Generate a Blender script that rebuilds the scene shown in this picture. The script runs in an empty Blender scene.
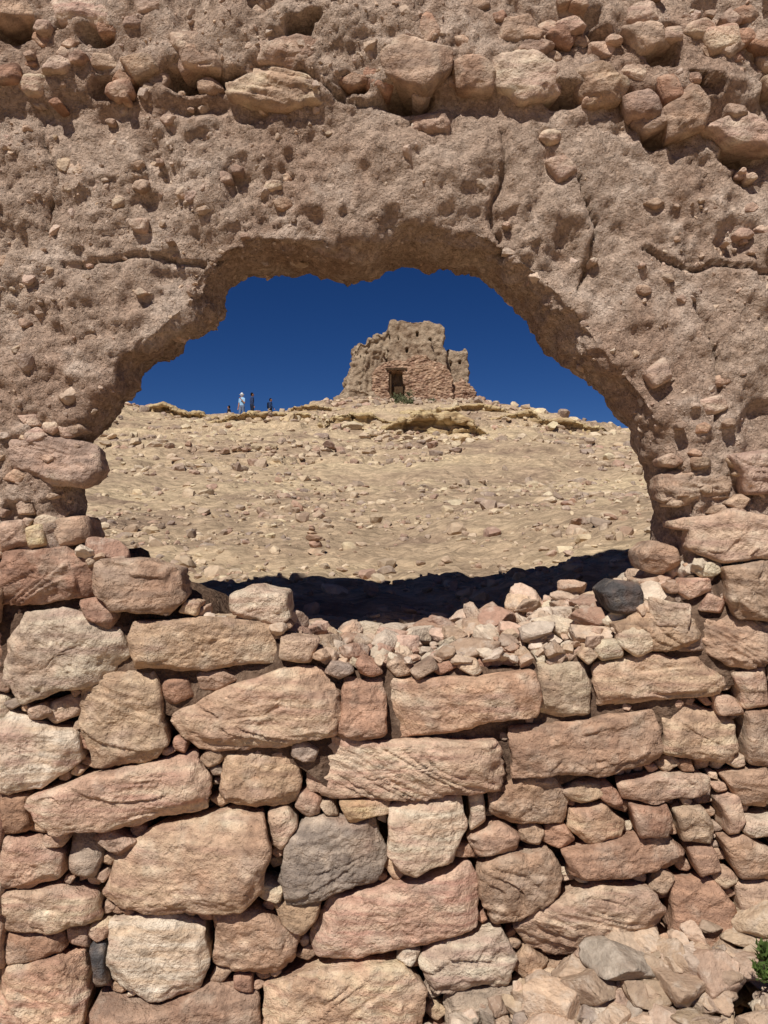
import bpy, bmesh, math, random
import numpy as np
from mathutils import Vector, Matrix
random.seed(7); rng=np.random.default_rng(7)
CH=2.0            # camera height above the ground where the photographer stands
F=740.0           # focal length in survey units
sc=bpy.context.scene
def s2l(c): 
    c=np.array(c,float)/255.0
    return np.where(c<=0.04045,c/12.92,((c+0.055)/1.055)**2.4)

# ---------------- noise (numpy) ----------------
def h3(ix,iy,iz,seed=0):
    ix=ix.astype(np.int64);iy=iy.astype(np.int64);iz=iz.astype(np.int64)
    n=(ix*374761393+iy*668265263+iz*2147483647+seed*974634777)&0xffffffff
    n=((n^(n>>13))*1274126177)&0xffffffff
    n=((n^(n>>15))*2246822519)&0xffffffff
    n=n^(n>>16)
    return (n&0xffffff)/float(0xffffff)
def vn(p,seed=0):
    i=np.floor(p); f=p-i; u=f*f*f*(f*(f*6-15)+10)
    r=0
    for dx in (0,1):
        wx=u[:,0] if dx else 1-u[:,0]
        for dy in (0,1):
            wy=u[:,1] if dy else 1-u[:,1]
            for dz in (0,1):
                wz=u[:,2] if dz else 1-u[:,2]
                r=r+wx*wy*wz*h3(i[:,0]+dx,i[:,1]+dy,i[:,2]+dz,seed)
    return r*2-1
def fbm(p,o=4,seed=0,g=0.5):
    a=1;t=0;s=0
    for k in range(o):
        t=t+a*vn(p*(2.03**k)+k*17.3,seed+k); s+=a; a*=g
    return t/s*1.5
def worley(p,seed=0):
    i=np.floor(p); best=np.full(len(p),9.0); b2=np.full(len(p),9.0)
    for dx in (-1,0,1):
        for dy in (-1,0,1):
            for dz in (-1,0,1):
                a=i[:,0]+dx;b=i[:,1]+dy;c=i[:,2]+dz
                q=np.stack([a+h3(a,b,c,seed),b+h3(a,b,c,seed+5),c+h3(a,b,c,seed+9)],1)
                d=np.sqrt(((p-q)**2).sum(1))
                b2=np.minimum(b2,np.maximum(best,d)); best=np.minimum(best,d)
    return best,b2
def sst(x,a,b):
    t=np.clip((x-a)/(b-a),0,1); return t*t*(3-2*t)

# ---------------- mesh helpers ----------------
def mk(name,V,faces,mat=None,tint=None,smooth=True,parent=None):
    me=bpy.data.meshes.new(name)
    V=np.asarray(V,np.float32)
    me.vertices.add(len(V)); me.vertices.foreach_set('co',V.ravel())
    li=[];ls=[];tot=0
    for f in faces:
        f=np.asarray(f,np.int32)
        if len(f)==0: continue
        li.append(f.ravel()); k=f.shape[1]
        ls.append(tot+np.arange(len(f))*k); tot+=f.size
    li=np.concatenate(li); ls=np.concatenate(ls).astype(np.int32)
    me.loops.add(len(li)); me.loops.foreach_set('vertex_index',li)
    me.polygons.add(len(ls)); me.polygons.foreach_set('loop_start',ls)
    me.update(calc_edges=True); me.validate()
    me.polygons.foreach_set('use_smooth',np.full(len(me.polygons),smooth))
    if tint is not None:
        a=me.attributes.new('tint','FLOAT_COLOR','POINT')
        c=np.ones((len(V),4),np.float32); c[:,:3]=tint; a.data.foreach_set('color',c.ravel())
    if mat: me.materials.append(mat)
    ob=bpy.data.objects.new(name,me); sc.collection.objects.link(ob)
    if parent: ob.parent=parent
    return ob
def remesh(V,faces,voxel,smooth_it=0):
    me=bpy.data.meshes.new('tmp'); me.from_pydata([tuple(map(float,v)) for v in V],[],faces); me.update()
    ob=bpy.data.objects.new('tmp',me); sc.collection.objects.link(ob)
    m=ob.modifiers.new('r','REMESH'); m.mode='VOXEL'; m.voxel_size=voxel
    if smooth_it:
        s=ob.modifiers.new('s','SMOOTH'); s.factor=0.5; s.iterations=smooth_it
    dg=bpy.context.evaluated_depsgraph_get(); ev=ob.evaluated_get(dg)
    me2=bpy.data.meshes.new_from_object(ev)
    n=len(me2.vertices); co=np.empty(n*3,np.float32); me2.vertices.foreach_get('co',co)
    no=np.empty(n*3,np.float32); me2.vertices.foreach_get('normal',no)
    q=np.empty(len(me2.loops),np.int32); me2.loops.foreach_get('vertex_index',q)
    lt=np.empty(len(me2.polygons),np.int32); me2.polygons.foreach_get('loop_total',lt)
    ls=np.empty(len(me2.polygons),np.int32); me2.polygons.foreach_get('loop_start',ls)
    qs=q[(ls[lt==4][:,None]+np.arange(4))] ; ts=q[(ls[lt==3][:,None]+np.arange(3))]
    bpy.data.objects.remove(ob); bpy.data.meshes.remove(me); bpy.data.meshes.remove(me2)
    return co.reshape(-1,3).astype(float),no.reshape(-1,3).astype(float),[qs,ts]
def loft(outs):
    n=len(outs[0]); V=np.concatenate(outs); fs=[]
    fs.append(list(range(n))[::-1])
    for k in range(len(outs)-1):
        a=k*n;b=a+n
        for i in range(n):
            j=(i+1)%n; fs.append([a+i,a+j,b+j,b+i])
    b=(len(outs)-1)*n; fs.append([b+i for i in range(n)])
    return V,fs
def dens(pts,step):
    o=[]
    for i in range(len(pts)):
        a=np.array(pts[i],float);b=np.array(pts[(i+1)%len(pts)],float)
        k=max(1,int(np.linalg.norm(b-a)/step))
        for t in range(k): o.append(a+(b-a)*t/k)
    return np.array(o)

# ---------------- materials ----------------
def newmat(name):
    m=bpy.data.materials.new(name); m.use_nodes=True; nt=m.node_tree; nt.nodes.clear()
    return m,nt
class N:
    def __init__(s,nt): s.nt=nt
    def __call__(s,t,**kw):
        n=s.nt.nodes.new(t)
        for k,v in kw.items(): setattr(n,k,v)
        return n
    def l(s,a,b): s.nt.links.new(a,b)
def earthmat(name,cols,scales,bumps,tint=False,rough=0.95,stretch=(1,1,1),strata=0.0,speck=None,contrast=0.35):
    m,nt=newmat(name); n=N(nt)
    out=n('ShaderNodeOutputMaterial'); b=n('ShaderNodeBsdfPrincipled'); n.l(b.outputs[0],out.inputs[0])
    b.inputs['Roughness'].default_value=rough
    b.inputs['Specular IOR Level'].default_value=0.0
    tc=n('ShaderNodeTexCoord'); mp=n('ShaderNodeMapping'); mp.inputs['Scale'].default_value=stretch
    n.l(tc.outputs['Object'],mp.inputs[0]); co=mp.outputs[0]
    def noise(s,d=3,r=0.6):
        x=n('ShaderNodeTexNoise'); x.inputs['Scale'].default_value=s; x.inputs['Detail'].default_value=d; x.inputs['Roughness'].default_value=r
        n.l(co,x.inputs['Vector']); return x.outputs['Fac']
    def ramp(src,a,bb,c0=(0,0,0,1),c1=(1,1,1,1)):
        r=n('ShaderNodeValToRGB'); r.color_ramp.elements[0].position=a; r.color_ramp.elements[1].position=bb
        r.color_ramp.elements[0].color=c0; r.color_ramp.elements[1].color=c1
        n.l(src,r.inputs[0]); return r.outputs[0]
    def mix(f,a,bb,mode='MIX'):
        x=n('ShaderNodeMix'); x.data_type='RGBA'; x.blend_type=mode
        if isinstance(f,float): x.inputs[0].default_value=f
        else: n.l(f,x.inputs[0])
        for sock,v in ((x.inputs[6],a),(x.inputs[7],bb)):
            if isinstance(v,tuple): sock.default_value=v
            else: n.l(v,sock)
        return x.outputs[2]
    C=[tuple(s2l(c))+(1,) for c in cols]
    if tint:
        at=n('ShaderNodeAttribute'); at.attribute_name='tint'; base=at.outputs['Color']
        m1=mix(ramp(noise(scales[0]),0.48,0.66),base,mix(0.5,base,C[1]))
        m2=mix(ramp(noise(scales[1]),0.5,0.66),m1,mix(0.5,m1,C[2]))
    else:
        m1=mix(ramp(noise(scales[0]),0.42,0.6),C[0],C[1])
        m2=mix(ramp(noise(scales[1]),0.5,0.68),m1,C[2])
    if strata>0:
        mp2=n('ShaderNodeMapping'); mp2.inputs['Scale'].default_value=(1.5,1.5,14); mp2.inputs['Rotation'].default_value=(0.1,0.12,0)
        n.l(tc.outputs['Object'],mp2.inputs[0])
        x=n('ShaderNodeTexNoise'); x.inputs['Scale'].default_value=2.5; x.inputs['Detail'].default_value=4; n.l(mp2.outputs[0],x.inputs['Vector'])
        m2=mix(strata,m2,ramp(x.outputs['Fac'],0.35,0.65,(0.20,0.16,0.14,1),(0.82,0.75,0.67,1)),'OVERLAY')
    if contrast>0.16:
        lo=1-contrast
        v=ramp(noise(scales[2],5,0.72),0.3,0.7,(lo,lo,lo,1),(1+contrast*0.45,)*3+(1,))
        m3=mix(1.0,m2,v,'MULTIPLY')
    else: m3=m2
    if speck:
        vo=n('ShaderNodeTexVoronoi'); vo.inputs['Scale'].default_value=speck; n.l(co,vo.inputs['Vector'])
        hs=n('ShaderNodeSeparateColor'); n.l(vo.outputs['Color'],hs.inputs[0])
        g=ramp(hs.outputs[0],0.0,1.0,(0.74,0.71,0.69,1),(1.25,1.23,1.2,1))
        m3=mix(0.8,m3,g,'MULTIPLY')
    n.l(m3,b.inputs['Base Color'])
    prev=None
    for kind,s,dist in bumps:
        bp=n('ShaderNodeBump'); bp.inputs['Distance'].default_value=dist; bp.inputs['Strength'].default_value=1.0
        if kind=='n': n.l(noise(s,4,0.65),bp.inputs['Height'])
        else:
            vo=n('ShaderNodeTexVoronoi'); vo.inputs['Scale'].default_value=s; n.l(co,vo.inputs['Vector'])
            iv=n('ShaderNodeMath',operation='SUBTRACT'); iv.inputs[0].default_value=1.0; n.l(vo.outputs['Distance'],iv.inputs[1])
            n.l(iv.outputs[0],bp.inputs['Height'])
        if prev: n.l(prev,bp.inputs['Normal'])
        prev=bp.outputs[0]
    if prev: n.l(prev,b.inputs['Normal'])
    return m
def plain(name,col,rough=0.85,var=0.15,scale=8):
    return earthmat(name,[col,tuple(int(c*(1-var)) for c in col),tuple(min(255,int(c*(1+var*0.5))) for c in col)],[scale,scale*2,scale*5],[],rough=rough,contrast=0.15)

M_mud=earthmat('mud_plaster',[(190,167,148),(174,148,129),(206,185,167)],[1.8,5,26],[('n',24,0.035),('n',95,0.014)],speck=75,contrast=0.33)
M_stone=earthmat('sandstone',[(0,0,0),(154,120,100),(212,194,174)],[4.5,7,20],[('n',19,0.024),('n',85,0.009)],tint=True,strata=0.38,contrast=0.40)
M_rub=earthmat('rubble_stone',[(0,0,0),(158,134,116),(206,190,172)],[9,14,40],[('n',45,0.014)],tint=True,contrast=0.26)
M_core=earthmat('rubble_core',[(112,90,74),(92,74,62),(134,112,94)],[6,11,30],[('n',30,0.03)],contrast=0.4)
M_ter=earthmat('stony_earth',[(184,161,134),(200,178,146),(154,132,112)],[0.22,0.6,4],[('n',3,0.06),('n',22,0.045)],speck=13,stretch=(.6,1.2,1.2),contrast=0.42)
M_hst=earthmat('hill_stone',[(0,0,0),(162,138,118),(202,182,156)],[2,5,15],[],tint=True,contrast=0.3)
M_ledge=earthmat('ledge_rock',[(198,174,132),(176,148,112),(210,188,148)],[0.8,2,5],[('n',6,0.08)],stretch=(.7,.7,3),contrast=0.38)
M_adobe=earthmat('weathered_adobe',[(166,145,122),(142,120,99),(182,162,138)],[0.5,1.4,4],[('n',5,0.14)],contrast=0.45)
M_masn=earthmat('rough_masonry',[(168,138,114),(138,108,90),(190,164,140)],[1.5,3.5,8],[('v',3.6,0.12)],speck=3.6,stretch=(1,1,1.5),contrast=0.4)
M_wood=plain('old_wood',(84,66,50),0.8,0.3,6)

# ---------------- terrain ----------------
def terrain_h(x,y):
    x=np.asarray(x,float);y=np.asarray(y,float)
    base=np.interp(y,[3.5,5,6.5,8,12,20,30,40,50,55,62,68,76,90,120,220,600,4000],
                   [-.74,-.70,-.62,-.49,-.10,.75,2.6,4.6,6.9,7.9,9.1,10.0,10.4,9.2,3,-10,-20,-30])
    dl=np.interp(x,[-200,-60,-30,-18,-14,-11,-7,0,7,12,18,30,60,200],[-9,-5,-1,.1,-.6,-.7,-.1,0,0,-.5,-1.9,-5,-10,-14])
    base=base+dl*sst(y,22,54)
    left=sst(-x,5,10)
    base=base-left*np.clip(y-53,0,60)*0.26
    base=base+0.16*np.clip(x-0.1,0,3)*sst(y,4,6)*(1-sst(y,9,18))
    p=np.stack([x,y,np.zeros_like(x)],1)
    amp=sst(y,3,30)
    base=base+fbm(p*0.16,4,3)*0.34*amp+fbm(p*0.8,4,5)*(0.05+0.14*amp)+fbm(p*3.5,3,8)*0.045+fbm(p*11,2,9)*0.014*sst(y,3.6,4.5)*(1-sst(y,14,24))
    t=base/0.7+fbm(p*0.05,3,12)*0.9; fr=t-np.floor(t)
    m=sst(y,20,30)*(0.2+0.8*sst(fbm(p*np.array([.06,.2,0]),2,31),-0.3,0.1))
    base=base+0.42*(sst(fr,0.5,0.62)-fr)*m
    front=-2.12+fbm(p*1.1,4,21)*0.05
    w=sst(y+0.0*x,3.35,3.55)
    return front*(1-w)+base*w+CH
th=np.concatenate([np.linspace(-180,-42,50,endpoint=False),np.linspace(-42,42,560,endpoint=False),np.linspace(42,180,51)])[:-1]
rr=np.concatenate([np.geomspace(0.3,3.3,24,endpoint=False),np.geomspace(3.3,90,700,endpoint=False),np.geomspace(90,4500,50)])
T,R=np.meshgrid(np.radians(th),rr)
X=(np.sin(T)*R).ravel();Y=(np.cos(T)*R).ravel()
Z=terrain_h(X,Y)
nc=len(th);nr=len(rr)
i,j=np.meshgrid(np.arange(nr-1),np.arange(nc),indexing='ij'); j2=(j+1)%nc
q=np.stack([i*nc+j,i*nc+j2,(i+1)*nc+j2,(i+1)*nc+j],-1).reshape(-1,4)[:,::-1]
Vt=np.stack([X,Y,Z],1); Vt=np.vstack([Vt,[[0,0,CH-2.12]]])
tri=np.stack([np.full(nc,len(Vt)-1),(np.arange(nc)+1)%nc,np.arange(nc)],1)
mk('hillside_ground',Vt,[q,tri],M_ter)

# ---------------- rock templates ----------------
def ico(sub):
    bm=bmesh.new(); bmesh.ops.create_icosphere(bm,subdivisions=sub,radius=1)
    V=np.array([v.co[:] for v in bm.verts]); Fc=np.array([[v.index for v in f.verts] for f in bm.faces]); bm.free(); return V,Fc
def template(sub,seed,rough=0.05):
    r=np.random.default_rng(seed); V,Fc=ico(sub); V=V.copy()
    for k in range(14):
        nrm=r.normal(size=3); nrm/=np.linalg.norm(nrm); d=r.uniform(0.5,0.78)
        e=np.maximum(0,V@nrm-d); V-=e[:,None]*nrm
    V*=(1+rough*fbm(V*2.5+seed*3.1,3,seed)[:,None]+(0.025*fbm(V*8+seed,2,seed)[:,None] if sub>3 else 0))
    V/=np.abs(V).max(0)
    return V,Fc
TL=[template(2,s,0.06) for s in range(10)]
TM=[template(3,s+50,0.08) for s in range(12)]
TH=[template(4,s+90,0.07) for s in range(12)]
def rotm(ax,ang): return np.array(Matrix.Rotation(ang,3,Vector(ax)))
def scatter(name,tmps,pos,scl,tint,mat,tilt=0.5,smooth=False,parent=None,yaw=6.283):
    Vs=[];Fs=[];Ts=[];off=0
    for k in range(len(pos)):
        V,Fc=tmps[random.randrange(len(tmps))]
        W=V*scl[k]
        rz=rotm((0,0,1),random.uniform(-yaw/2,yaw/2))
        rt=rotm(Vector((random.gauss(0,1),random.gauss(0,1),0.01)).normalized(),random.gauss(0,tilt))
        W=W@(rt@rz).T+pos[k]
        Vs.append(W);Fs.append(Fc+off);off+=len(V); Ts.append(np.tile(tint[k],(len(V),1)))
    return mk(name,np.concatenate(Vs),[np.concatenate(Fs)],mat,np.concatenate(Ts),smooth,parent)
PAL={'T':(203,176,151),'L':(211,192,169),'R':(174,140,119),'G':(168,152,137),'B':(184,156,133),'Y':(204,180,142),'D':(98,96,95),'P':(203,170,147),
     'h':(200,178,150),'i':(182,158,134),'j':(162,142,126),'k':(212,192,160),'l':(174,143,123),'m':(186,161,142),'n':(198,174,154)}
def tcol(code,var=0.10):
    c=s2l(PAL[code]); return c*(1+random.uniform(-var,var))*np.array([1+random.uniform(-.03,.03),1,1+random.uniform(-.05,.05)])
def rpick(s): return tcol(random.choice(s),0.15)

# hillside stones
n=21000
d=np.exp(rng.uniform(math.log(4.3),math.log(72),n)); x=rng.uniform(-1,1,n)*(0.62*d+1.5)
clump=fbm(np.stack([x/(0.12*d+1),np.log(d)*8,0*d],1),3,77); keep=clump>rng.uniform(-0.7,0.7,n)
d=d[keep];x=x[keep];n=len(d)
sz=np.exp(rng.normal(0,0.65,n))*(0.008+0.0021*d); sz=np.minimum(sz,0.045+0.007*d)
z=terrain_h(x,d)+sz*0.1
scl=np.stack([sz*rng.uniform(.9,1.5,n),sz*rng.uniform(.7,1.3,n),sz*rng.uniform(.5,1.0,n)],1)
tn=[rpick('hhijjkli') for _ in range(n)]
scatter('hillside_stones',TL,np.stack([x,d,z],1),scl,tn,M_hst,0.4)
ps=[];sl=[];tn=[]
def row(pxs,dfun,s0):
    for px in pxs:
        dd=dfun(px)+random.gauss(0,0.25); xx=(px-384)/F*dd
        for lay in range(random.choice([1,1,2])):
            s=s0*random.uniform(.5,1.2)
            ps.append((xx+random.gauss(0,.1),dd,float(terrain_h([xx],[dd])[0])+s*0.3+lay*s*0.8)); sl.append((s*random.uniform(1,1.7),s,s*.75)); tn.append(rpick('hijl'))
row(np.arange(120,420,7.5),lambda p:29+1.2*math.sin(p*0.02),0.2)
row(np.arange(150,330,9),lambda p:41+1.0*math.sin(p*0.03),0.2)
scatter('terrace_stone_row',TM,np.array(ps),np.array(sl),tn,M_hst,0.25)

# continuous bedrock ledges: cap bed overhanging a recessed softer bed
def bed(name,px0,px1,dd,top,over,seed,bow=0.6):
    r=random.Random(seed); x0=(px0-384)/F*dd;x1=(px1-384)/F*dd; outs=[]
    xs=np.arange(x0,x1,0.35); n=len(xs)
    for k,x in enumerate(xs):
        u=k/(n-1); env=max(0.12,1-abs(2*u-1)**2.5)
        yc=dd+bow*math.sin(x*.55+seed)+r.uniform(-.22,.22); zt=float(terrain_h([x],[yc])[0]); tp=zt+top*env*r.uniform(.82,1.12); zb=float(terrain_h([x],[yc+2.6])[0])
        ov=over*env*r.uniform(.5,1.3); hb=tp-zt
        pr=[(yc+2.8,zt-.8),(yc+2.8,max(zb-.15,tp-.1)),(yc+1.2,max(tp+.04,zb-.4)),(yc-ov*.5,tp),(yc-ov,tp-hb*.18),(yc-ov*.85,tp-hb*.42),(yc+.15,tp-hb*.50),(yc+.18,tp-hb*.66),(yc-ov*.25,tp-hb*.74),(yc-ov*.3,zt-.8)]
        outs.append(np.array([(x,a,b) for a,b in pr]))
    V,fs=loft(outs); V,Nn,fc=remesh(V,fs,0.075,0)
    q=V*np.array([1,1,3.2])
    w1,w2=worley(V*np.array([.9,.9,1.2])+fbm(V*.8,2,4)[:,None]*.4,seed)
    V=V+Nn*(fbm(q*1.1,4,seed)*0.12+fbm(q*4,2,seed+3)*0.04-0.22*np.exp(-(w2-w1)/0.06))[:,None]
    return mk(name,V,fc,M_ledge,None,True)
bed('rock_outcrop',380,496,35.5,1.15,.75,1)
bed('rock_outcrop.001',318,400,38,0.55,.5,2)
bed('rock_outcrop.002',136,216,50.5,0.75,.6,4)
bed('rock_outcrop.003',492,612,42,0.5,.5,5,1.0)
bed('rock_outcrop.004',205,335,44,0.5,.5,6,1.0)
bed('rock_outcrop.005',400,520,46,0.5,.45,7,.8)
bed('rock_outcrop.006',286,345,53.5,0.45,.4,8)
ps=[];sl=[];tn=[]
for k in range(420):
    px=random.choice([random.uniform(375,500),random.uniform(310,400),random.uniform(490,615),random.uniform(200,340)])
    dd={0:33.5,1:36.5,2:40.5,3:42.5}[0 if 400<px<492 else 1 if 340<=px<=400 else 2 if px>490 else 3]+random.gauss(0,.9); xx=(px-384)/F*dd; s=min(.4,.07*math.exp(abs(random.gauss(0,.7))))
    ps.append((xx,dd,float(terrain_h([xx],[dd])[0])+s*.25)); sl.append((s*1.3,s,s*.75)); tn.append(rpick('khkY'))
scatter('ledge_talus',TM,np.array(ps),np.array(sl),tn,M_hst,.3)

def cairn(name,px,dd,s):
    x=(px-384)/F*dd; z=float(terrain_h([x],[dd])[0]); ps=[];sl=[];tn=[];zz=z-.02*s
    for k,w in enumerate([.15,.11,.12,.08,.07,.045,.035]):
        w*=s; hh=w*random.uniform(.32,.5); zz+=hh; ps.append((x+random.gauss(0,.018)*s,dd,zz)); sl.append((w,w*.9,hh*1.25)); tn.append(rpick('lij')); zz+=hh*0.85
    return scatter(name,TM,np.array(ps),np.array(sl),tn,M_hst,0.12)
cairn('stone_cairn',313,8.0,.72)
cairn('stone_cairn.001',270,44,2.0)

# ---------------- ruin on the hilltop ----------------
ruin=bpy.data.objects.new('ruined_granary',None); sc.collection.objects.link(ruin)
RD=66.0
def slab(name,outline,d0,d1,voxel,mat,amp=0.2,fr=1.2,parent=None,carve=None,sm=1,taper=0.0,jag=0.10):
    r=random.Random(len(name)*7+int(d0*3))
    o=dens(outline,0.3)
    top=o[:,1]>o[:,1].min()+1.2
    o=o+np.array([[r.gauss(0,jag),r.gauss(0,jag)] for _ in o])*top[:,None]
    outs=[]
    c=o.mean(0)
    for dd,e in ((d0,-taper),(d0+0.25*(d1-d0),0),(d1,0)):
        w=o+(o-c)*e
        outs.append(np.stack([w[:,0],np.full(len(o),dd),w[:,1]],1))
    V,fs=loft(outs); V,Nn,fc=remesh(V,fs,voxel,sm)
    dsp=fbm(V*fr,4,len(name))*amp+fbm(V*fr*4,3,9)*amp*0.6
    dsp-=amp*1.0*sst(fbm(V*np.array([1.3,1.3,.25]),3,13),0.3,0.8)*(Nn[:,2]<0.5)
    V=V+Nn*dsp[:,None]
    if carve:
        for (x0,x1,z0,z1,dep) in carve:
            m=(V[:,0]>x0)&(V[:,0]<x1)&(V[:,2]>z0)&(V[:,2]<z1)&(Nn[:,1]<-0.3)
            V[m,1]+=dep
    return mk(name,V,fc,mat,None,True,parent)
def rp(pts): return [((a-384)/F*RD,(512-b)/F*RD+CH) for a,b in pts][::-1]
def rc(a0,a1,b0,b1,dep): 
    (x0,z1),(x1,z0)=[((a-384)/F*RD,(512-b)/F*RD+CH) for a,b in ((a0,b0),(a1,b1))]
    return (x0,x1,z0,z1,dep)
slab('main_tower',rp([(386,420),(387,372),(389,345),(389,330),(390,325),(393,323),(400,324),(407,325),(414,325),(428,326),(437,326),(441,327),(443,333),(441,345),(444,356),(446,375),(449,420)]),RD-1.6,RD+4,0.10,M_adobe,0.15,0.8,ruin,
     [rc(415,417.5,336,340,.8),rc(428,430.5,343,347,.8),rc(397,399,340,344,.7),rc(405,407.5,352,356,.8)],taper=.02,jag=.08)
slab('left_wall',rp([(341,420),(343,398),(346,386),(349,372),(351,364),(353,350),(357,345),(361,344),(366,347),(369,341),(373,343),(375,336),(379,334),(383,337),(386,331),(392,334),(394,420)]),RD-1.0,RD+4.4,0.10,M_adobe,0.26,0.8,ruin,
     [rc(360,362,357,361,.7)],taper=.03,jag=.11)
slab('buttress',rp([(360,420),(364,380),(368,356),(374,349),(380,351),(385,358),(388,370),(391,420)]),RD-2.1,RD,0.11,M_adobe,0.25,1.0,ruin,taper=.04)
slab('masonry_front',rp([(371,420),(373,380),(380,372),(388,369),(398,366),(406,368),(412,363),(424,362),(434,368),(444,372),(450,386),(452,420),(403,420),(403,377),(389,377),(389,420)]),RD-2.9,RD-1.3,0.10,M_masn,0.10,1.6,ruin,jag=.06)
slab('tower_buttress',rp([(413,420),(415,362),(418,350),(424,345),(430,347),(434,362),(437,420)]),RD-2.2,RD,0.11,M_adobe,0.2,1.0,ruin,taper=.04)
slab('right_turret',rp([(444,420),(445,372),(444,356),(447,352),(451,353),(457,353),(462,352),(464,350),(467,352),(467,360),(468,372),(468,390),(471,420)]),RD-.6,RD+3.6,0.10,M_adobe,0.15,1.0,ruin,
     [rc(449.5,451.5,363,367,.6),rc(458,460,362,365,.6)],jag=.08)
slab('collapsed_mound',rp([(440,420),(446,394),(452,386),(460,384),(466,388),(472,396),(480,403),(482,420)]),RD-2.4,RD+1,0.12,M_masn,0.2,1.2,ruin,taper=.05)
slab('left_mound',rp([(333,420),(337,402),(346,397),(358,394),(372,397),(380,402),(382,420)]),RD-3.0,RD-.5,0.12,M_adobe,0.18,1.2,ruin,taper=.05)
def boxm(name,x0,x1,y0,y1,z0,z1,mat,parent):
    V=[(a,b,c) for a in (x0,x1) for b in (y0,y1) for c in (z0,z1)]
    ob=mk(name,V,[np.array([[0,1,3,2],[4,6,7,5],[0,4,5,1],[2,3,7,6],[0,2,6,4],[1,5,7,3]])],mat,None,False,parent)
    bv=ob.modifiers.new('b','BEVEL'); bv.width=0.03; return ob
lx0,lx1,lz0,lz1,_=rc(386,406,374.3,376.6,0)
boxm('lintel',lx0,lx1,RD-3.05,RD-1.4,lz0,lz1,M_wood,ruin)
lx0,lx1,lz0,lz1,_=rc(389.5,392,377,402,0)
boxm('door_post',lx0,lx0+.15,RD-2.8,RD-2.6,lz0,lz1,M_wood,ruin)
boxm('door_shelf',(390-384)/F*RD,(402.5-384)/F*RD,RD-2.2,RD-2.1,lz0+.4,lz0+1.0,M_wood,ruin)
ps=[];sl=[];tn=[]
for k in range(300):
    px=random.uniform(325,500); dd=random.uniform(59,64); xx=(px-384)/F*dd; s=random.uniform(.07,.24)
    ps.append((xx,dd,float(terrain_h([xx],[dd])[0])+s*.3)); sl.append((s*1.3,s,s*.8)); tn.append(rpick('jilh'))
scatter('fallen_masonry',TL,np.array(ps),np.array(sl),tn,M_hst)

# ---------------- earthen arch wall ----------------
OPEN=[(672,700),(662,545),(664,520),(657,490),(650,460),(627,430),(600,398),(570,363),(545,333),(530,316),(500,289),(470,270),(440,260),(400,260),(370,269),(330,273),(275,269),(245,281),(231,300),(226,320),(193,343),(150,373),(138,393),(110,423),(88,445),(83,500),(85,520),(93,555),(93,700)]
ZB=CH-0.40
def arch_outline(d,e):
    o=[]
    for k,(a,b) in enumerate(OPEN):
        v=np.array([a-375,b-470.0]); 
        if b>=545: v[1]=0
        v=v/np.linalg.norm(v); a2=a+v[0]*e; b2=b+v[1]*e
        o.append(((a2-384)/F*d,(512-b2)/F*d+CH))
    o[0]=(o[0][0],ZB); o[-1]=(o[-1][0],ZB)
    return o
def open_pts(d,e):
    o=arch_outline(d,e); r=[]
    for k in range(len(o)-1):
        a=np.array(o[k]);b=np.array(o[k+1]); 
        for t in range(4): r.append(a+(b-a)*t/4)
    r.append(np.array(o[-1])); return r
rt=random.Random(3)
topx=np.linspace(-4.4,4.4,64)
topz=[CH+3.02+0.12*math.sin(x*1.7)+rt.choice([-.2,-.08,0,0,.05,.12,.25])*rt.uniform(.4,1)+0.07*x for x in topx]
def full(d,e,ins=0):
    o=open_pts(d,e)
    o=o+[np.array((-4.4,ZB))]+[np.array((x,z-ins)) for x,z in zip(topx,topz)]+[np.array((4.4,ZB))]
    o=np.array(o); return np.stack([o[:,0],np.full(len(o),d),o[:,1]],1)
V,fs=loft([full(3.12,34,.08),full(3.20,17,.02),full(3.36,3),full(3.55,0),full(3.82,7),full(3.88,14,.05)])
V,Nn,fc=remesh(V,fs,0.0125,1)
def seg_d(p,a,b):
    a=np.array(a);b=np.array(b);ab=b-a; t=np.clip(((p-a)@ab)/(ab@ab),0,1); return np.linalg.norm(p-(a+t[:,None]*ab),axis=1)
px_=V[:,0]/V[:,1]*F+384; py_=512-(V[:,2]-CH)/V[:,1]*F
dsp=fbm(V*1.4,3,1)*0.065+fbm(V*4.0,5,2,.56)*0.052
msk=sst(fbm(V*1.9,3,6),-0.05,0.5)
w1,w2=worley(V*9+fbm(V*6,3,5)[:,None]*0.7,3); dsp+=(0.45-w1)*0.035*msk
msk2=sst(fbm(V*2.3,3,16),0.0,0.5)
w1,w2=worley(V*20+fbm(V*12,2,5)[:,None]*0.6,8); dsp+=(0.45-w1)*0.022*msk2
w1,w2=worley(V*38+fbm(V*20,2,5)[:,None]*0.4,18); dsp+=(0.45-w1)*0.010*(0.4+msk)
dsp+=fbm(V*17,4,7,.65)*0.014*(0.6+0.6*msk2)
dsp-=0.05*sst(fbm(V*2.6,3,40),0.45,0.8)
frontm=(Nn[:,1]<-0.2)
dsp+=frontm*0.05*sst(-py_,-118,-85)
dsp-=frontm*0.06*np.exp(-((py_-108)/10)**2)*sst(fbm(V*2.2,2,44),-0.2,0.3)
dsp-=frontm*0.11*sst(fbm(V*np.array([6,6,9]),2,90),0.38,0.6)*np.exp(-((py_-58)/45)**4)
zoff=fbm(V*7,3,55)*7
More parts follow.
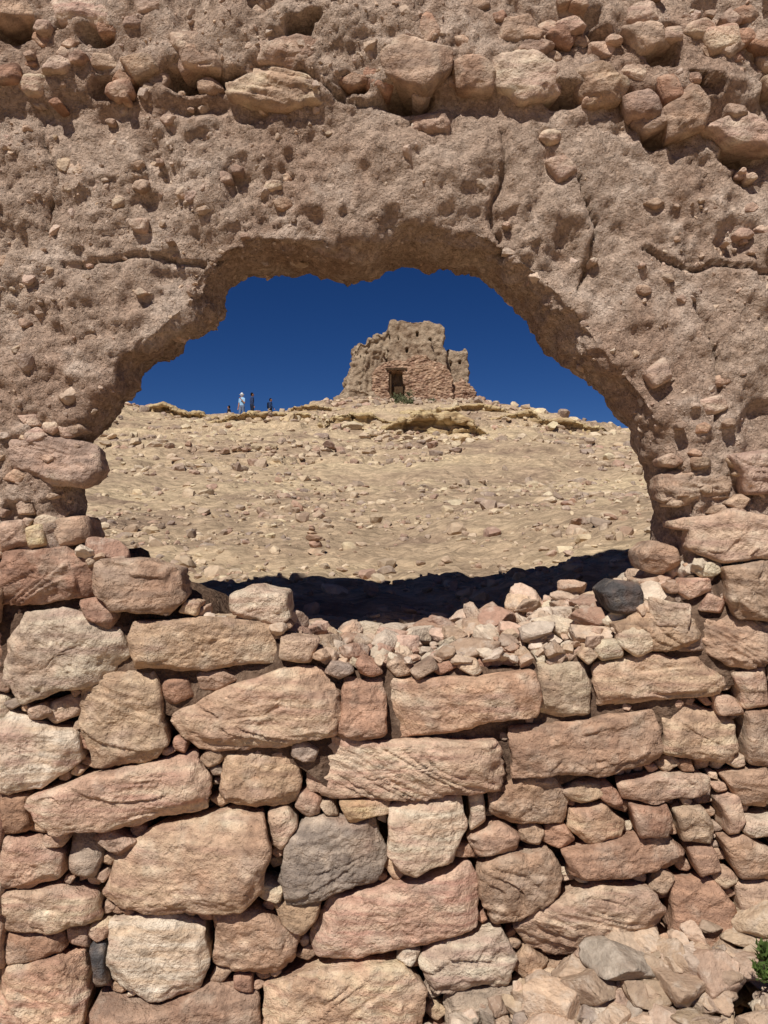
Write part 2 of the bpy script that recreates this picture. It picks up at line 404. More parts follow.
for wdt,pl in ((2.6,[(498,130),(503,170),(497,215),(499,262),(488,290)]),(2.3,[(60,262),(130,250),(190,262),(245,276)]),(1.9,[(300,80),(340,100),(420,112)]),(2.0,[(640,240),(690,270),(770,262)]),(1.9,[(40,120),(52,180),(44,230)]),(1.8,[(580,180),(600,230),(585,290)]),(1.8,[(700,300),(720,360),(715,420)])):
    dd=np.min([seg_d(np.stack([px_+zoff,py_+zoff],1),pl[k],pl[k+1]) for k in range(len(pl)-1)],0)
    dsp-=frontm*0.045*np.exp(-(dd/wdt)**2)
V=V+Nn*dsp[:,None]
for hx,hy,rx,ry,dep in ((194,82,27,13,.24),(408,100,22,11,.22),(562,102,18,9,.15),(16,34,20,10,.14),(742,155,16,8,.12),(100,42,15,8,.12),(655,140,12,8,.12),(290,60,10,6,.1)):
    V[:,1]+=frontm*dep*np.exp(-(((px_-hx)/rx)**2+((py_-hy)/ry)**2)**2)
arch=mk('earthen_arch_wall',V,fc,M_mud)
idx=np.where((Nn[:,1]<0.3)&(V[:,1]<3.75)&(np.abs(V[:,0])<2.6))[0]
cl=fbm(V[idx]*2.0,2,71); idx=idx[rng.random(len(idx))<np.clip(0.35+cl,0.05,1)]
NP=5200
sel=rng.choice(idx,NP,replace=False)
s=0.0062*np.exp(rng.normal(0.0,0.72,NP)); s=np.clip(s,0.004,0.05)
scl=np.stack([s*1.3,s,s*.75],1)
scatter('embedded_pebbles',TL,V[sel]-Nn[sel]*(s*0.4)[:,None],scl,[rpick('mnnmBT') for _ in sel],M_rub,0.9,False,arch)

# ---------------- polygon stones ----------------
def poly_stone(pts,D,code,prot=0.0,edge=0.026,depth=0.28,grow=0.3,hr=True):
    pts=np.array(pts,float)
    x,y=pts[:,0],pts[:,1];x2,y2=np.roll(x,-1),np.roll(y,-1);cr=x*y2-x2*y;A=cr.sum()/2
    c=np.array([((x+x2)*cr).sum()/(6*A),((y+y2)*cr).sum()/(6*A)])
    size=math.sqrt(abs(A))
    if hr and size>24:
        q=[]
        for k in range(len(pts)):
            a=pts[k];b=pts[(k+1)%len(pts)];L=np.linalg.norm(b-a); q.append(a)
            if L>28:
                nrm=np.array([b[1]-a[1],a[0]-b[0]])/L
                for t in ((.33,.67) if L>55 else (.5,)): q.append(a+(b-a)*(t+random.uniform(-.1,.1))+nrm*random.uniform(-3.2,1.8)*(1 if A>0 else -1))
        pts=np.array(q)
    nt=int(np.clip(size*1.2,28,120)) if hr else 28; nr=int(np.clip(size*0.3,8,30)) if hr else 7
    L=np.linalg.norm(np.roll(pts,-1,0)-pts,axis=1); cum=np.concatenate([[0],np.cumsum(L)]); tt=np.linspace(0,cum[-1],nt,endpoint=False)
    B=np.stack([np.interp(tt,cum,np.append(pts[:,0],pts[0,0])),np.interp(tt,cum,np.append(pts[:,1],pts[0,1]))],1)
    B=(np.roll(B,1,0)+3*B+np.roll(B,-1,0))/5
    B=B-c; Rl=np.linalg.norm(B,axis=1); B=B*((Rl+grow)/Rl)[:,None]
    S=D/F; sw=size*S
    edge=min(edge,sw*0.25)
    s=np.linspace(0,1,nr+1)[1:]**0.85
    prof=[(k,edge*k**10) for k in s]+[(1.01,edge*1.5),(1.0,edge*2.4),(0.95,edge*2.4+depth*.3),(0.86,depth)]
    tx,tz=random.gauss(0,.08),random.gauss(0.04,.10)
    Vv=[(0,0,0)]
    for r,dp in prof: Vv+=list(zip(B[:,0]*r*S,np.full(nt,dp),-B[:,1]*r*S))
    Vv=np.array(Vv)
    sh=np.clip(1-Vv[:,1]/depth,0,1)
    Vv[:,1]+=(Vv[:,0]*tx+Vv[:,2]*tz)*sh
    for k in range(11):
        a=random.uniform(0,6.283); til=random.uniform(0.12,0.95)
        nn=np.array([math.cos(a)*math.sin(til),-math.cos(til),math.sin(a)*math.sin(til)])
        sup=(Vv@nn).max(); dpl=sup-random.uniform(0.15,1.15)*0.12*sw*math.sin(min(til,.7))
        e=np.maximum(0,Vv@nn-dpl); Vv-=e[:,None]*nn
    off=np.array([(c[0]-384)*S,D-prot,(512-c[1])*S+CH]); Vv=Vv+off
    cen=off+np.array([0,prot+0.14,0]); dr=Vv-cen
    dr[:,1]*=1.8; dr/=np.linalg.norm(dr,axis=1)[:,None]+1e-9
    sd=random.randrange(1000); sc_=min(1,sw/0.2)
    q=Vv+sd*0.37; ta=random.gauss(0,.3)
    qs=np.stack([q[:,0],q[:,1],q[:,2]*math.cos(ta)+q[:,0]*math.sin(ta)],1)
    t=fbm(qs*np.array([2.5,2.5,7]),2,sd)*1.9; fr=t-np.floor(t); ter=(np.floor(t)+sst(fr,.88,1.0)-t)
    w1,w2=worley(q*7+fbm(q*9,2,sd)[:,None]*.4,sd)
    dd=fbm(q*6,2,sd+4)*0.009+ter*random.choice([.004,.009,.015])-0.007*np.exp(-(w2-w1)/0.03)*sst(fbm(q*3,2,sd+3),0.1,.5)+fbm(q*18,4,sd+1,.62)*0.0085+fbm(q*70,2,sd+2)*0.0026
    Vv=Vv+dr*(dd*sc_)[:,None]
    nring=len(prof); fq=[];k=np.arange(nt);k2=(k+1)%nt
    ft=np.stack([np.zeros(nt,int),1+k,1+k2],1)
    for r in range(nring-1):
        a=1+r*nt;b=a+nt; fq.append(np.stack([a+k,b+k,b+k2,a+k2],1))
    return Vv,ft,np.concatenate(fq),np.tile(tcol(code,.15),(len(Vv),1))
class Acc:
    def __init__(s): s.V=[];s.t=[];s.q=[];s.c=[];s.o=0
    def add(s,r):
        V,t,q,c=r; s.V.append(V);s.t.append(t+s.o);s.q.append(q+s.o);s.c.append(c);s.o+=len(V)
    def make(s,name,mat,parent=None): return mk(name,np.concatenate(s.V),[np.concatenate(s.q),np.concatenate(s.t)],mat,np.concatenate(s.c),True,parent)
STN=[
('R',[(0,552),(60,546),(95,562),(92,598),(40,606),(-10,604)],.02),
('B',[(92,562),(140,558),(180,568),(186,600),(170,615),(110,612),(90,590)],.05),
('L',[(20,612),(60,607),(118,628),(130,655),(108,680),(40,700),(18,708),(-2,682),(0,640)],.03),
('R',[(78,601),(100,597),(117,615),(108,630),(84,618)],.02),
('B',[(131,621),(200,618),(277,621),(281,640),(279,666),(200,672),(132,671),(129,650)],0.02),
('L',[(222,597),(250,588),(285,595),(289,620),(275,631),(225,617)],-.05),
('T',[(74,686),(100,676),(150,671),(160,700),(168,745),(150,765),(90,772),(77,730)],0),
('L',[(-4,710),(30,722),(70,735),(76,765),(40,790),(-4,795)],0),
('T',[(166,716),(215,692),(270,674),(325,664),(343,700),(340,736),(280,750),(200,754),(173,738)],.035),
('R',[(158,682),(185,680),(192,700),(170,708),(160,706)],-.02),('B',[(192,675),(220,670),(237,682),(215,695),(195,694)],-.02),
('R',[(345,680),(382,678),(387,700),(387,736),(360,742),(335,738),(341,700)],0.01),
('P',[(388,681),(450,679),(537,669),(541,695),(537,717),(470,729),(398,742),(389,730)],0.015),
('L',[(541,667),(587,664),(594,690),(593,717),(560,719),(541,714)],0),
('T',[(596,665),(640,655),(700,658),(729,678),(724,697),(650,705),(598,708)],0.015),
('B',[(509,729),(560,724),(610,716),(656,711),(664,735),(661,766),(600,777),(512,777)],.02),
('T',[(665,718),(700,706),(740,725),(746,750),(735,767),(690,762),(665,757)],0),
('B',[(722,566),(772,560),(775,622),(738,620),(728,600)],.03),('T',[(735,675),(770,668),(775,707),(745,710)],0),('B',[(748,712),(775,712),(775,770),(752,767)],0),
('B',[(703,622),(735,612),(775,626),(775,664),(735,672),(708,655)],.01),
('T',[(27,796),(80,779),(150,764),(196,754),(211,785),(207,813),(140,829),(60,833),(29,818)],.03),
('B',[(220,756),(260,751),(293,754),(299,785),(294,809),(240,808),(217,801)],0),
('T',[(301,772),(330,739),(400,741),(502,739),(509,765),(500,792),(430,799),(330,805),(303,796)],.03),
('Y',[(337,804),(390,798),(393,817),(350,827)],.01),
('L',[(388,808),(418,796),(463,796),(468,825),(452,860),(415,874),(386,853)],.03),
('R',[(-4,797),(25,797),(28,834),(-4,836)],0),
('P',[(-4,838),(35,840),(60,855),(61,880),(20,893),(-4,891)],0),
('G',[(64,838),(95,835),(98,860),(92,884),(66,882)],-.02),
('B',[(488,795),(520,779),(556,777),(571,800),(566,826),(510,829),(489,815)],0),
('B',[(467,840),(500,824),(522,838),(517,857),(478,858)],0),
('L',[(468,793),(483,789),(487,826),(470,834)],-.02),
('T',[(618,785),(660,776),(717,780),(721,798),(660,807),(624,802)],0),
('B',[(725,778),(772,770),(775,814),(743,809)],0),
('T',[(573,814),(610,807),(631,828),(623,846),(590,849),(571,835)],0),
('R',[(632,806),(670,806),(676,825),(671,839),(640,839)],0),
('L',[(677,812),(705,808),(719,830),(713,847),(685,845)],0),('T',[(720,802),(742,798),(749,828),(728,836)],0),
('R',[(563,852),(600,846),(670,838),(690,855),(682,873),(610,879),(570,877)],.02),
('T',[(96,901),(114,861),(150,831),(235,811),(263,814),(273,850),(264,885),(246,907),(170,914),(103,913)],.04),
('T',[(266,815),(285,811),(297,830),(281,856),(270,846)],0),
('G',[(284,850),(302,822),(376,821),(389,860),(377,886),(285,909),(278,880)],.01),
('B',[(477,870),(510,854),(551,849),(567,870),(561,901),(520,923),(490,926),(478,900)],0.02),
('P',[(305,938),(328,902),(400,885),(471,864),(483,890),(479,927),(430,944),(350,963),(311,961)],.035),
('B',[(271,906),(322,899),(318,920),(302,937),(282,929)],0),
('T',[(511,932),(550,902),(600,884),(651,889),(669,915),(662,946),(600,961),(528,958)],.03),
('R',[(676,882),(715,880),(736,910),(733,956),(700,963),(671,941)],.02),
('B',[(720,838),(745,835),(775,850),(775,880),(740,880)],.02),('T',[(736,884),(775,882),(775,925),(745,920)],.02),
('P',[(690,850),(716,849),(724,872),(702,879)],0),
('T',[(-4,896),(55,888),(94,899),(98,926),(50,937),(-4,937)],.02),
('L',[(105,925),(160,917),(203,929),(208,965),(197,996),(150,1006),(107,986)],.02),
('B',[(211,914),(255,911),(299,940),(294,971),(250,981),(209,971)],.01),
('P',[(-4,972),(40,962),(81,955),(86,1000),(80,1040),(-4,1040)],.03),
('D',[(86,950),(102,948),(106,990),(90,992)],-.02),
('R',[(0,938),(58,938),(62,955),(0,970)],0),
('B',[(90,1000),(100,1000),(160,1008),(208,988),(256,1000),(262,1060),(90,1060)],.03),
('T',[(260,990),(310,970),(400,963),(427,985),(424,1060),(262,1060)],.04),
('L',[(417,960),(450,939),(502,929),(517,960),(507,986),(430,994)],.02),
('G',[(443,996),(500,985),(545,995),(545,1050),(447,1050)],.04),
]
def courses(xa,xb):
    y=560
    while y<1040:
        h=random.uniform(46,74); x=xa
        while x<xb:
            w=random.uniform(60,165); x1=min(x+w,xb+8); j=lambda a=4: random.uniform(-a,a)
            STN.append((random.choice('TTBLPRB'),[(x+2+j(),y+3+j()),((x+x1)/2,y+j(5)),(x1-2+j(),y+3+j()),(x1+j(2),y+h/2),(x1-3+j(),y+h-3+j()),((x+x1)/2,y+h+j(4)),(x+3+j(),y+h-2+j()),(x+j(2),y+h/2)],random.uniform(-.02,.03)))
            x=x1
        y+=h
courses(-640,-6); courses(778,1400)
acc=Acc(); polys=[]
for c,p,pr in STN:
    vis=-60<np.mean([a for a,b in p])<830
    if vis: polys.append(np.array(p,float))
    acc.add(poly_stone(p,3.02,c,pr+random.uniform(-.015,.018),grow=0.5,hr=vis))
FX=[-20,0,90,185,215,290,330,540,570,600,640,700,790]; FY=[540,540,552,600,628,632,668,664,660,650,632,570,545]
gx,gy=np.meshgrid(np.arange(-20,795,2.0),np.arange(540,1040,2.0)); G=np.stack([gx.ravel(),gy.ravel()],1)
dist=np.minimum(G[:,1]-np.interp(G[:,0],FX,FY)+6,24.0)
for p in polys:
    near=(G[:,0]>p[:,0].min()-26)&(G[:,0]<p[:,0].max()+26)&(G[:,1]>p[:,1].min()-26)&(G[:,1]<p[:,1].max()+26)
    g=G[near]; dd=np.full(len(g),1e9); ins=np.zeros(len(g),bool)
    for k in range(len(p)):
        a=p[k];b=p[(k+1)%len(p)]; dd=np.minimum(dd,seg_d(g,a,b))
        cond=((a[1]>g[:,1])!=(b[1]>g[:,1])); xi=(b[0]-a[0])*(g[:,1]-a[1])/((b[1]-a[1]) if b[1]!=a[1] else 1e-9)+a[0]
        ins^=cond&(g[:,0]<xi)
    dd=np.where(ins,-dd,dd); dist[near]=np.minimum(dist[near],dd)
cnt=0
while cnt<420:
    k=int(np.argmax(dist)); r=dist[k]
    if r<3.6: break
    r=min(r,random.uniform(11,22)); cx,cy=G[k]
    el=random.uniform(1.05,1.5); na=random.choice([4,4,5,6]); a0=random.uniform(0,6.28); rot=random.gauss(0,.3)
    pp=[]
    for t in range(na):
        a=a0+6.283*t/na+random.uniform(-.3,.3); rr_=(r+0.6)*random.uniform(1.05,1.4)
        ux,uy=math.cos(a)*rr_*el,math.sin(a)*rr_/math.sqrt(el); pp.append((cx+ux*math.cos(rot)-uy*math.sin(rot),cy+ux*math.sin(rot)+uy*math.cos(rot)))
    acc.add(poly_stone(pp,3.02,random.choice('TBLPRTBBRG'),random.uniform(-.10,-.035) if r<8 else random.uniform(-.05,.01),0.02,0.15,0))
    dist=np.minimum(dist,np.hypot(G[:,0]-cx,G[:,1]-cy)-r*1.15); cnt+=1
wall=acc.make('dry_stone_wall',M_stone)
def wx(px,d=3.0): return (px-384)/F*d
tops=[(-4.4,CH-.3)]+[(wx(a),(512-b)/F*3+CH-0.04) for a,b in zip(FX,FY)]+[(4.4,CH-.3)]
o=[(-4.4,CH-2.4)]+tops+[(4.4,CH-2.4)]
o=dens(o,0.2); V,fs=loft([np.stack([o[:,0],np.full(len(o),dd),o[:,1]],1) for dd in (3.22,3.70)])
V,Nn,fc=remesh(V,fs,0.035,0)
V=V+Nn*(fbm(V*9,3,3)*0.03)[:,None]
mk('rubble_core',V,fc,M_core,None,True,wall)

# stones set in the earth wall and piers
acc=Acc()
E=[
('m',[(8,440),(50,434),(95,445),(103,470),(85,488),(40,482),(8,470)],.05,3.10),
('m',[(0,522),(22,520),(28,545),(0,552)],.03,3.06),('Y',[(26,528),(40,524),(46,545),(30,548)],.03,3.06),('m',[(48,520),(80,516),(88,540),(60,548)],.0,3.08),
('m',[(660,474),(700,468),(735,478),(730,500),(690,506),(662,500)],.03,3.12),('m',[(728,455),(775,448),(780,490),(745,495)],.05,3.10),
('m',[(690,518),(730,510),(780,520),(780,560),(720,562),(688,548)],.05,3.06),('n',[(645,372),(665,356),(672,378),(655,388)],.03,3.10),
('m',[(376,45),(395,36),(452,52),(450,75),(425,97),(385,75)],.09,3.06),
('m',[(165,40),(195,32),(224,50),(220,72),(185,70)],.06,3.08),
('n',[(44,-6),(90,-8),(122,10),(110,32),(60,26)],.05,3.09),
('m',[(255,48),(300,40),(352,52),(350,72),(290,70),(258,66)],.06,3.08),
('n',[(222,78),(260,66),(325,82),(332,105),(280,112),(228,98)],.05,3.08),
('R',[(360,70),(380,62),(396,78),(388,94),(366,88)],.04,3.08),
('R',[(410,18),(430,14),(442,38),(425,50)],.05,3.08),
('m',[(450,66),(480,56),(497,70),(492,94),(458,92)],.06,3.07),
('n',[(492,58),(530,48),(562,66),(560,95),(520,104),(496,88)],.06,3.07),
('T',[(575,70),(600,60),(632,82),(622,102),(590,107),(576,92)],.06,3.07),
('R',[(655,78),(675,76),(684,100),(664,106)],.05,3.08),
('m',[(662,110),(690,84),(712,98),(706,128),(668,140)],.06,3.07),
('m',[(622,98),(650,92),(664,112),(650,122),(628,118)],.06,3.08),
('n',[(700,128),(740,108),(775,122),(775,150),(730,146)],.04,3.09),
('n',[(130,-4),(165,-4),(168,14),(140,18)],.05,3.08),('m',[(290,-6),(340,-8),(346,12),(300,16)],.05,3.08),
('m',[(545,160),(565,155),(578,170),(560,182)],.03,3.1),('n',[(556,22),(575,18),(585,30),(566,38)],.04,3.08),
('n',[(200,32),(215,18),(240,30),(230,48),(210,50)],.04,3.07),('m',[(500,20),(530,16),(545,34),(520,46),(500,40)],.05,3.08),
('m',[(620,30),(660,24),(672,44),(640,56)],.05,3.08),('m',[(-4,-6),(38,-8),(42,16),(10,28),(-4,24)],.04,3.08),
('n',[(700,30),(735,26),(740,48),(712,56)],.05,3.08),('m',[(120,60),(150,56),(160,70),(135,80)],.04,3.08),
('n',[(700,400),(722,395),(730,408),(708,416)],.02,3.1),
('D',[(603,592),(618,581),(640,584),(647,602),(636,614),(612,613)],.02,3.10),
('m',[(640,552),(655,541),(678,548),(680,565),(662,575),(644,570)],.03,3.15),
('B',[(612,625),(640,612),(690,618),(702,635),(680,650),(625,650)],.05,3.06),
('G',[(665,592),(700,586),(706,612),(672,614)],.03,3.1),
('B',[(640,582),(668,576),(672,592),(650,600)],.0,3.15),
]
for c,p,pr,D in E: acc.add(poly_stone(p,D,c,pr*0.8,0.03,0.22,1))
rs=random.Random(5)
def rpoly(cx,cy,r):
    na=rs.choice([4,5,6]); a0=rs.uniform(0,6.28)
    return [(cx+math.cos(a0+6.283*k/na+rs.uniform(-.3,.3))*r*rs.uniform(.9,1.5),cy+math.sin(a0+6.283*k/na)*r*rs.uniform(.6,1.0)) for k in range(na)]
for k in range(150): acc.add(poly_stone(rpoly(rs.uniform(-60,830),rs.gauss(50,34),rs.uniform(5,16)),3.09,rs.choice('mnmR'),rs.uniform(0.0,.045),.03,.15,0))
for k in range(60): acc.add(poly_stone(rpoly(rs.choice([rs.uniform(-40,78),rs.uniform(672,800)]),rs.uniform(420,560),rs.uniform(5,13)),3.09,rs.choice('mnmT'),rs.uniform(0,.03),.03,.15,0))
k=0
while k<90:
    cx=rs.uniform(-40,800);cy=rs.uniform(120,430)
    if ((cx-375)/325)**2+((cy-520)/300)**2<1: continue   # keep clear of the opening
    acc.add(poly_stone(rpoly(cx,cy,rs.uniform(3,10)),3.12,rs.choice('mnn'),rs.uniform(-0.01,.02),.03,.12,0)); k+=1
acc.make('embedded_stones',M_stone,arch)

# ---------------- rubble on the sill ----------------
BX=[0,90,190,300,400,480,520,600,640,680,800]; BY=[600,600,628,636,636,626,612,596,580,562,555]
def sill(x,y):
    px=x/3.0*F+384
    zf=(512-np.interp(px,FX,FY))/F*3.0
    zb=(512-np.interp(x/3.8*F+384,BX,BY))/F*3.8
    t=np.clip((y-3.05)/0.72,0,1); z=zf+(zb-zf)*t**0.8
    back=np.clip((y-3.8)/0.5,0,1); z=z*(1-back)+(-0.85)*back
    return z+CH
gx=np.linspace(-1.9,1.9,150);gy=np.linspace(3.06,4.35,60);GX,GY=np.meshgrid(gx,gy)
p=np.stack([GX.ravel(),GY.ravel(),0*GX.ravel()],1); z=sill(p[:,0],p[:,1])-0.03+fbm(p*8,3,4)*0.025; z[:150]-=0.5
p[:,2]=z; ii,jj=np.meshgrid(np.arange(59),np.arange(149),indexing='ij')
q=np.stack([ii*150+jj,ii*150+jj+1,(ii+1)*150+jj+1,(ii+1)*150+jj],-1).reshape(-1,4)
heap=mk('rubble_heap',p,[q],M_core)
ps=[];sl=[];tn=[]
for k in range(1300):
    y=random.uniform(3.06,4.15); x=random.uniform(-1.25,1.75)
    s=min(0.085,0.021*math.exp(abs(random.gauss(0,.8)))); 
    if y<3.12: s=min(s,.05)
    z=float(sill(np.array([x]),np.array([y]))[0])+random.uniform(-.4,.7)*s
    ps.append((x,y,z)); sl.append((s*random.uniform(.9,1.6),s*random.uniform(.8,1.2),s*random.uniform(.5,.9))); tn.append(rpick('LLTTTPBRB'))
sl=np.array(sl);ps=np.array(ps); big=sl[:,1]>.03; tn=np.array(tn)
scatter('loose_stones',TM,ps[~big],sl[~big],tn[~big],M_rub,.5,False,heap)
scatter('loose_blocks',TH,ps[big],sl[big],tn[big],M_rub,.4,True,heap)

# rubble at the foot of the wall, right
ps=[];sl=[];tn=[]
for k in range(650):
    x=random.uniform(0.15,2.4); y=random.uniform(2.3,3.02)
    hh=0.42*sst(np.array(x),0.0,1.3)*np.clip((y-2.3)/0.7,0,1)
    s=min(0.12,0.032*math.exp(abs(random.gauss(0,.75)))); 
    z=CH-2.12+float(hh)+random.uniform(-.5,.5)*s
    ps.append((x,y,z)); sl.append((s*random.uniform(1,1.6),s*random.uniform(.8,1.2),s*random.uniform(.5,.9))); tn.append(rpick('TTLBGBii')*0.95)
for k in range(160):
    x=random.uniform(-2.6,2.6); y=random.uniform(1.2,2.95); s=random.uniform(.01,.04)
    ps.append((x,y,CH-2.12)); sl.append((s*1.3,s,s*.7)); tn.append(rpick('LTB'))
scatter('fallen_rubble',TH,np.array(ps),np.array(sl),tn,M_rub,.4,True)

# ---------------- plants ----------------
def leafy(name,cen,rad,nl,ls,col,up=0.6,stems=10):
    Vv=[];Fs=[];o=0
    m=plain(name+'_leaf',col,0.7,0.35,3)
    cen=np.array(cen)
    cl=[cen+np.array([random.gauss(0,rad*.45),random.gauss(0,rad*.45),abs(random.gauss(rad*.45,rad*.25))]) for _ in range(9)]
    for k in range(nl):
        c=random.choice(cl)+np.array([random.gauss(0,rad*.2) for _ in range(3)]); c[2]=max(c[2],cen[2]+.0)
        a=np.random.default_rng(k).normal(size=3); a[2]=abs(a[2])+up; a/=np.linalg.norm(a)
        b=np.cross(a,[random.random()+.1,random.random(),.3]); b/=np.linalg.norm(b); L=ls*random.uniform(.6,1.4)
        Vv+=[c-b*L*.22,c+a*L,c+b*L*.22]; Fs.append((o,o+1,o+2)); o+=3
    for k in range(stems):
        c=random.choice(cl); b=np.array([rad*.02,0,0])
        Vv+=[cen-b,cen+b,c]; Fs.append((o,o+1,o+2)); o+=3
    return mk(name,np.array(Vv),[np.array(Fs)],m,None,False)
for k,(px,dd,r) in enumerate([(401,58,.7),(409,57,.4),(432,60,.35)]):
    xx=(px-384)/F*dd; leafy('desert_shrub' if k==0 else 'desert_shrub.%03d'%k,(xx,dd,float(terrain_h([xx],[dd])[0])),r,600,r*.28,(104,106,78))
leafy('weed_plant',(1.47,2.74,CH-1.69),.075,480,.036,(92,112,58),.3)
leafy('weed_plant.001',(1.38,2.72,CH-1.71),.04,120,.026,(92,112,58),.3)

# ---------------- people ----------------
def capsule(a,b,ra,rb,flat=(1,1,1)):
    a=np.array(a,float);b=np.array(b,float); ax=b-a; L=np.linalg.norm(ax); ax/=L
    t=np.array([1,0,0]) if abs(ax[0])<.8 else np.array([0,1,0]); u=np.cross(ax,t);u/=np.linalg.norm(u);v=np.cross(ax,u)
    V=[a-ax*ra];n=12
    rings=[]
    for k in (-60,-30,0): rings.append((a+ax*ra*math.sin(math.radians(k)),ra*math.cos(math.radians(k))))
    for k in (0,30,60): rings.append((b+ax*rb*math.sin(math.radians(k)),rb*math.cos(math.radians(k))))
    for c,r in rings:
        for i in range(n):
            an=6.28318*i/n; V.append(c+(u*math.cos(an)+v*math.sin(an))*r)
    V.append(b+ax*rb); fs=[]
    for i in range(n): fs.append([0,1+(i+1)%n,1+i])
    for r in range(5):
        for i in range(n):
            p=1+r*n;fs.append([p+i,p+(i+1)%n,p+n+(i+1)%n,p+n+i])
    p=1+5*n; e=len(V)-1
    for i in range(n): fs.append([p+i,p+(i+1)%n,e])
    V=np.array(V); m=(a+b)/2; V=m+(V-m)*np.array(flat); return V,fs
def person(name,loc,face,shirt,pants,hair,pose,scale=1.0,hat=None,pack=None):
    st=pose.get('stride',0.12); parts=[]
    def c(a,b,ra,rb,lab,flat=(1,1,1)): parts.append((capsule(a,b,ra,rb,flat),np.array(a,float),np.array(b,float),max(ra,rb),lab))
    c((0,0,.95),(0,0,1.02),.17,.165,'p',(1,.78,1)); c((0,0,1.05),(0,.0,1.2),.165,.175,'s',(1,.78,1)); c((0,0,1.2),(0,0,1.36),.18,.17,'s',(1.05,.78,1))
    c((-.12,0,1.41),(.12,0,1.41),.085,.085,'s'); c((0,0,1.43),(0,.01,1.54),.062,.055,'k')
    hd=pose.get('head',(0,0.02)); hc=np.array([hd[0],hd[1],1.63])
    c(hc+[0,-.01,.02],hc+[0,.0,-.02],.095,.085,'k',(.88,1.05,1.12)); c(hc+[0,.03,-.06],hc+[0,.05,-.075],.055,.04,'k')
    c(hc+[0,.095,.01],hc+[0,.112,-.015],.014,.018,'k'); 
    for sx in (-1,1): c(hc+[sx*.085,0,.01],hc+[sx*.088,-.005,-.03],.018,.014,'k')
    c(hc+[0,-.025,.045],hc+[0,-.035,.0],.098,.09,'h',(.9,1.0,1.08))
    for sx in (-1,1):
        y=st*sx
        c((sx*.09,0,.92),(sx*.1,y*.55+.03,.50),.105,.075,'p'); c((sx*.1,y*.55+.03,.50),(sx*.105,y-.02,.10),.073,.055,'p')
        c((sx*.105,y-.05,.045),(sx*.12,y+.15,.035),.045,.038,'b')
        el,ha=pose['arms'][0 if sx<0 else 1]; sh=np.array([sx*.19,0,1.40]); el=np.array(el,float);ha=np.array(ha,float)
        c(sh,sh+(el-sh)*.6,.065,.055,'s'); c(sh+(el-sh)*.6,el,.05,.044,'s' if pose.get('long') else 'k'); c(el,ha,.044,.03,'s' if pose.get('long') else 'k')
        dr=(ha-el)/np.linalg.norm(ha-el); sd=np.cross(dr,[0,1,0.01]); sd/=np.linalg.norm(sd)
        pm=ha+dr*.08; c(ha,pm,.028,.034,'k')
        for f,(o_,ln) in enumerate(((-.028,.065),(-.010,.078),(.009,.074),(.026,.055))):
            k1=pm+sd*o_+dr*ln*.5; c(pm+sd*o_*.9,k1,.0105,.010,'k'); c(k1,k1+dr*ln*.5+np.array([0,.012,0]),.010,.009,'k')
        c(ha+dr*.03-sd*.02*sx,ha+dr*.07-sd*.055*sx,.012,.010,'k')
    if pack: c((0,-.17,1.08),(0,-.17,1.36),.12,.11,'g',(1,.8,1))
    if hat:
        c(hc+[0,-.01,.06],hc+[0,-.01,.10],.105,.09,'t'); c(hc+[-.02,0,.055],hc+[.02,0,.055],.15,.15,'t',(1,1,.14))
    Vv=[];Fs=[];o=0
    for (cap,_,_,_,_) in parts:
        V,f=cap; Vv.append(V); Fs+=[[i+o for i in ff] for ff in f]; o+=len(V)
    V,Nn,fc=remesh(np.concatenate(Vv),Fs,0.010,2)
    labs=[];ds=[]
    for (_,a,b,r,lab) in parts: 
        ab=b-a;t=np.clip(((V-a)@ab)/(ab@ab),0,1); ds.append(np.linalg.norm(V-(a+t[:,None]*ab),axis=1)-r); labs.append(lab)
    best=np.argmin(np.array(ds),0); lab=np.array(labs)[best]
    rot=rotm((0,0,1),face); W=(V*scale)@rot.T+np.array(loc)
    keys='kspbhgt'
    cols={'k':(176,128,100),'s':shirt,'p':pants,'b':(60,50,44),'h':hair,'g':pack or (40,40,50),'t':hat or (200,190,170)}
    ob=mk(name,W,fc,None)
    for k in keys: ob.data.materials.append(plain(name+'_'+{'k':'skin','s':'shirt','p':'trousers','b':'shoes','h':'hair','g':'backpack','t':'hat'}[k],cols[k],.85,.12,20))
    kv=np.array([keys.index(l) for l in lab])
    lv=np.empty(len(ob.data.loops),np.int32); ob.data.loops.foreach_get('vertex_index',lv)
    ls=np.empty(len(ob.data.polygons),np.int32); ob.data.polygons.foreach_get('loop_start',ls)
    ob.data.polygons.foreach_set('material_index',kv[lv[ls]].astype(np.int32))
    eye=plain(name+'_eye',(40,30,26)); 
    for nm,ex,ez,sx,sz in (('eye_l',-.032,.015,.011,.008),('eye_r',.032,.015,.011,.008),('mouth',0,-.045,.024,.006)):
        Vi,Fi=ico(2); q=Vi*np.array([sx,.008,sz])+hc+np.array([ex,.088 if nm!='mouth' else .092,ez]); mk(nm,(q*scale)@rot.T+np.array(loc),[Fi],eye,None,True,ob)
    return ob
dn=[((-.24,.0,1.12),(-.25,.08,.86)),((.24,.0,1.12),(.25,.08,.86))]
up=[((-.25,.05,1.13),(-.12,.22,1.36)),((.25,.0,1.12),(.26,.06,.87))]
def gp(px,dd,sink=0.02): 
    xx=(px-384)/F*dd; return (xx,dd,float(terrain_h([xx],[dd])[0])-sink)
person('standing_person',gp(242,49),2.6,(150,190,222),(110,122,146),(60,45,35),{'arms':up},1.04,hat=(215,215,215))
person('standing_person.001',gp(252,50),-1.2,(54,66,96),(48,52,66),(30,24,20),{'arms':dn,'long':True,'stride':.05},1.03)
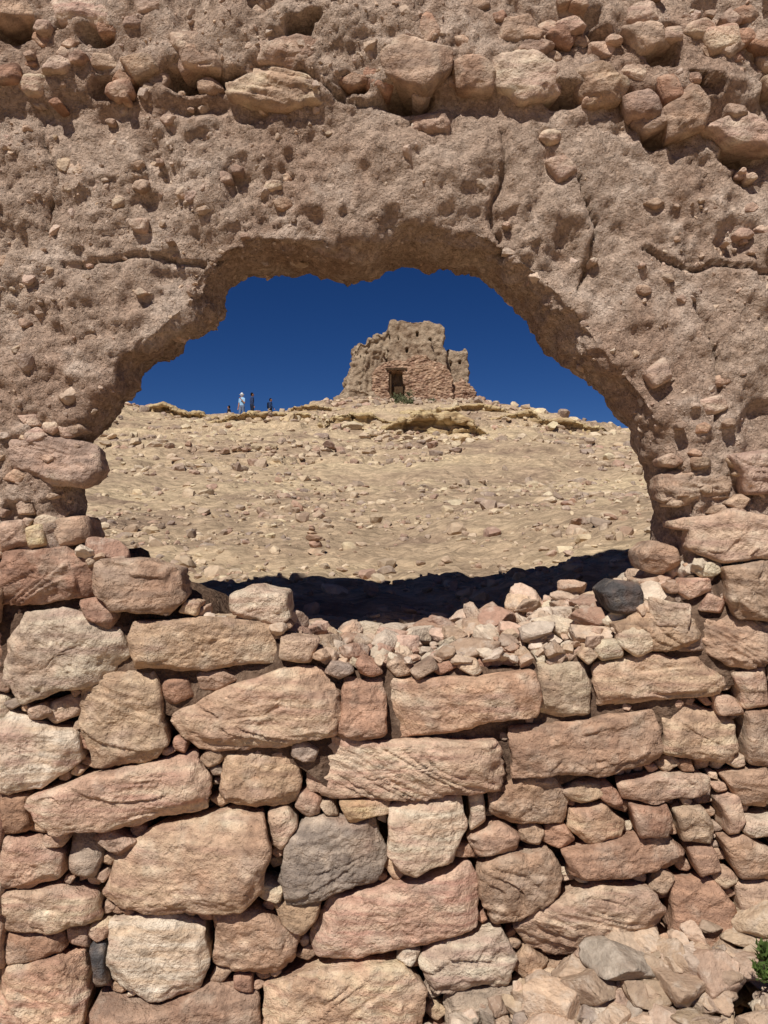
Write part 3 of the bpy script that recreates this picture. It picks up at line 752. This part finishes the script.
person('walking_person',gp(229,57.5),1.4,(66,56,56),(45,45,55),(30,24,20),{'arms':dn,'long':True,'stride':.25},1.0)
person('walking_person.001',gp(270.5,56.5),-1.5,(48,66,100),(36,36,40),(34,26,20),{'arms':[((-.24,-.12,1.14),(-.24,-.02,.9)),((.24,.12,1.14),(.24,.28,.95))],'long':True,'stride':.25},1.0,pack=(30,30,36))

# ---------------- light, sky, camera ----------------
EL=math.radians(52); AZ=math.radians(24)
sd=Vector((-math.sin(AZ)*math.cos(EL),-math.cos(AZ)*math.cos(EL),math.sin(EL)))
L=bpy.data.lights.new('sun','SUN'); L.energy=5.0; L.angle=math.radians(0.53); L.color=(1,.97,.92)
lo=bpy.data.objects.new('sun',L); sc.collection.objects.link(lo); lo.rotation_euler=sd.to_track_quat('Z','Y').to_euler(); lo.location=(-5,-10,15)
w=bpy.data.worlds.new('World'); sc.world=w; w.use_nodes=True; nt=w.node_tree; nt.nodes.clear()
o=nt.nodes.new('ShaderNodeOutputWorld');b=nt.nodes.new('ShaderNodeBackground');s=nt.nodes.new('ShaderNodeTexSky')
s.sky_type='NISHITA'; s.sun_disc=False; s.sun_elevation=EL; s.sun_rotation=math.radians(180)+AZ
s.altitude=3000; s.air_density=0.7; s.dust_density=0.0; s.ozone_density=4.0
hs=nt.nodes.new('ShaderNodeHueSaturation'); hs.inputs['Hue'].default_value=0.512; hs.inputs['Saturation'].default_value=1.25; hs.inputs['Value'].default_value=0.62
b.inputs[1].default_value=0.08
nt.links.new(s.outputs[0],hs.inputs['Color']); nt.links.new(hs.outputs[0],b.inputs[0]); nt.links.new(b.outputs[0],o.inputs[0])
cam=bpy.data.cameras.new('camera'); co=bpy.data.objects.new('camera',cam); sc.collection.objects.link(co)
cam.sensor_fit='VERTICAL'; cam.sensor_height=36; cam.lens=36*F/1024; cam.clip_start=.05; cam.clip_end=10000
co.location=(0,0,CH); co.rotation_euler=(math.radians(90),0,0); sc.camera=co
sc.view_settings.view_transform='Standard'; sc.view_settings.look='None'; sc.view_settings.exposure=0
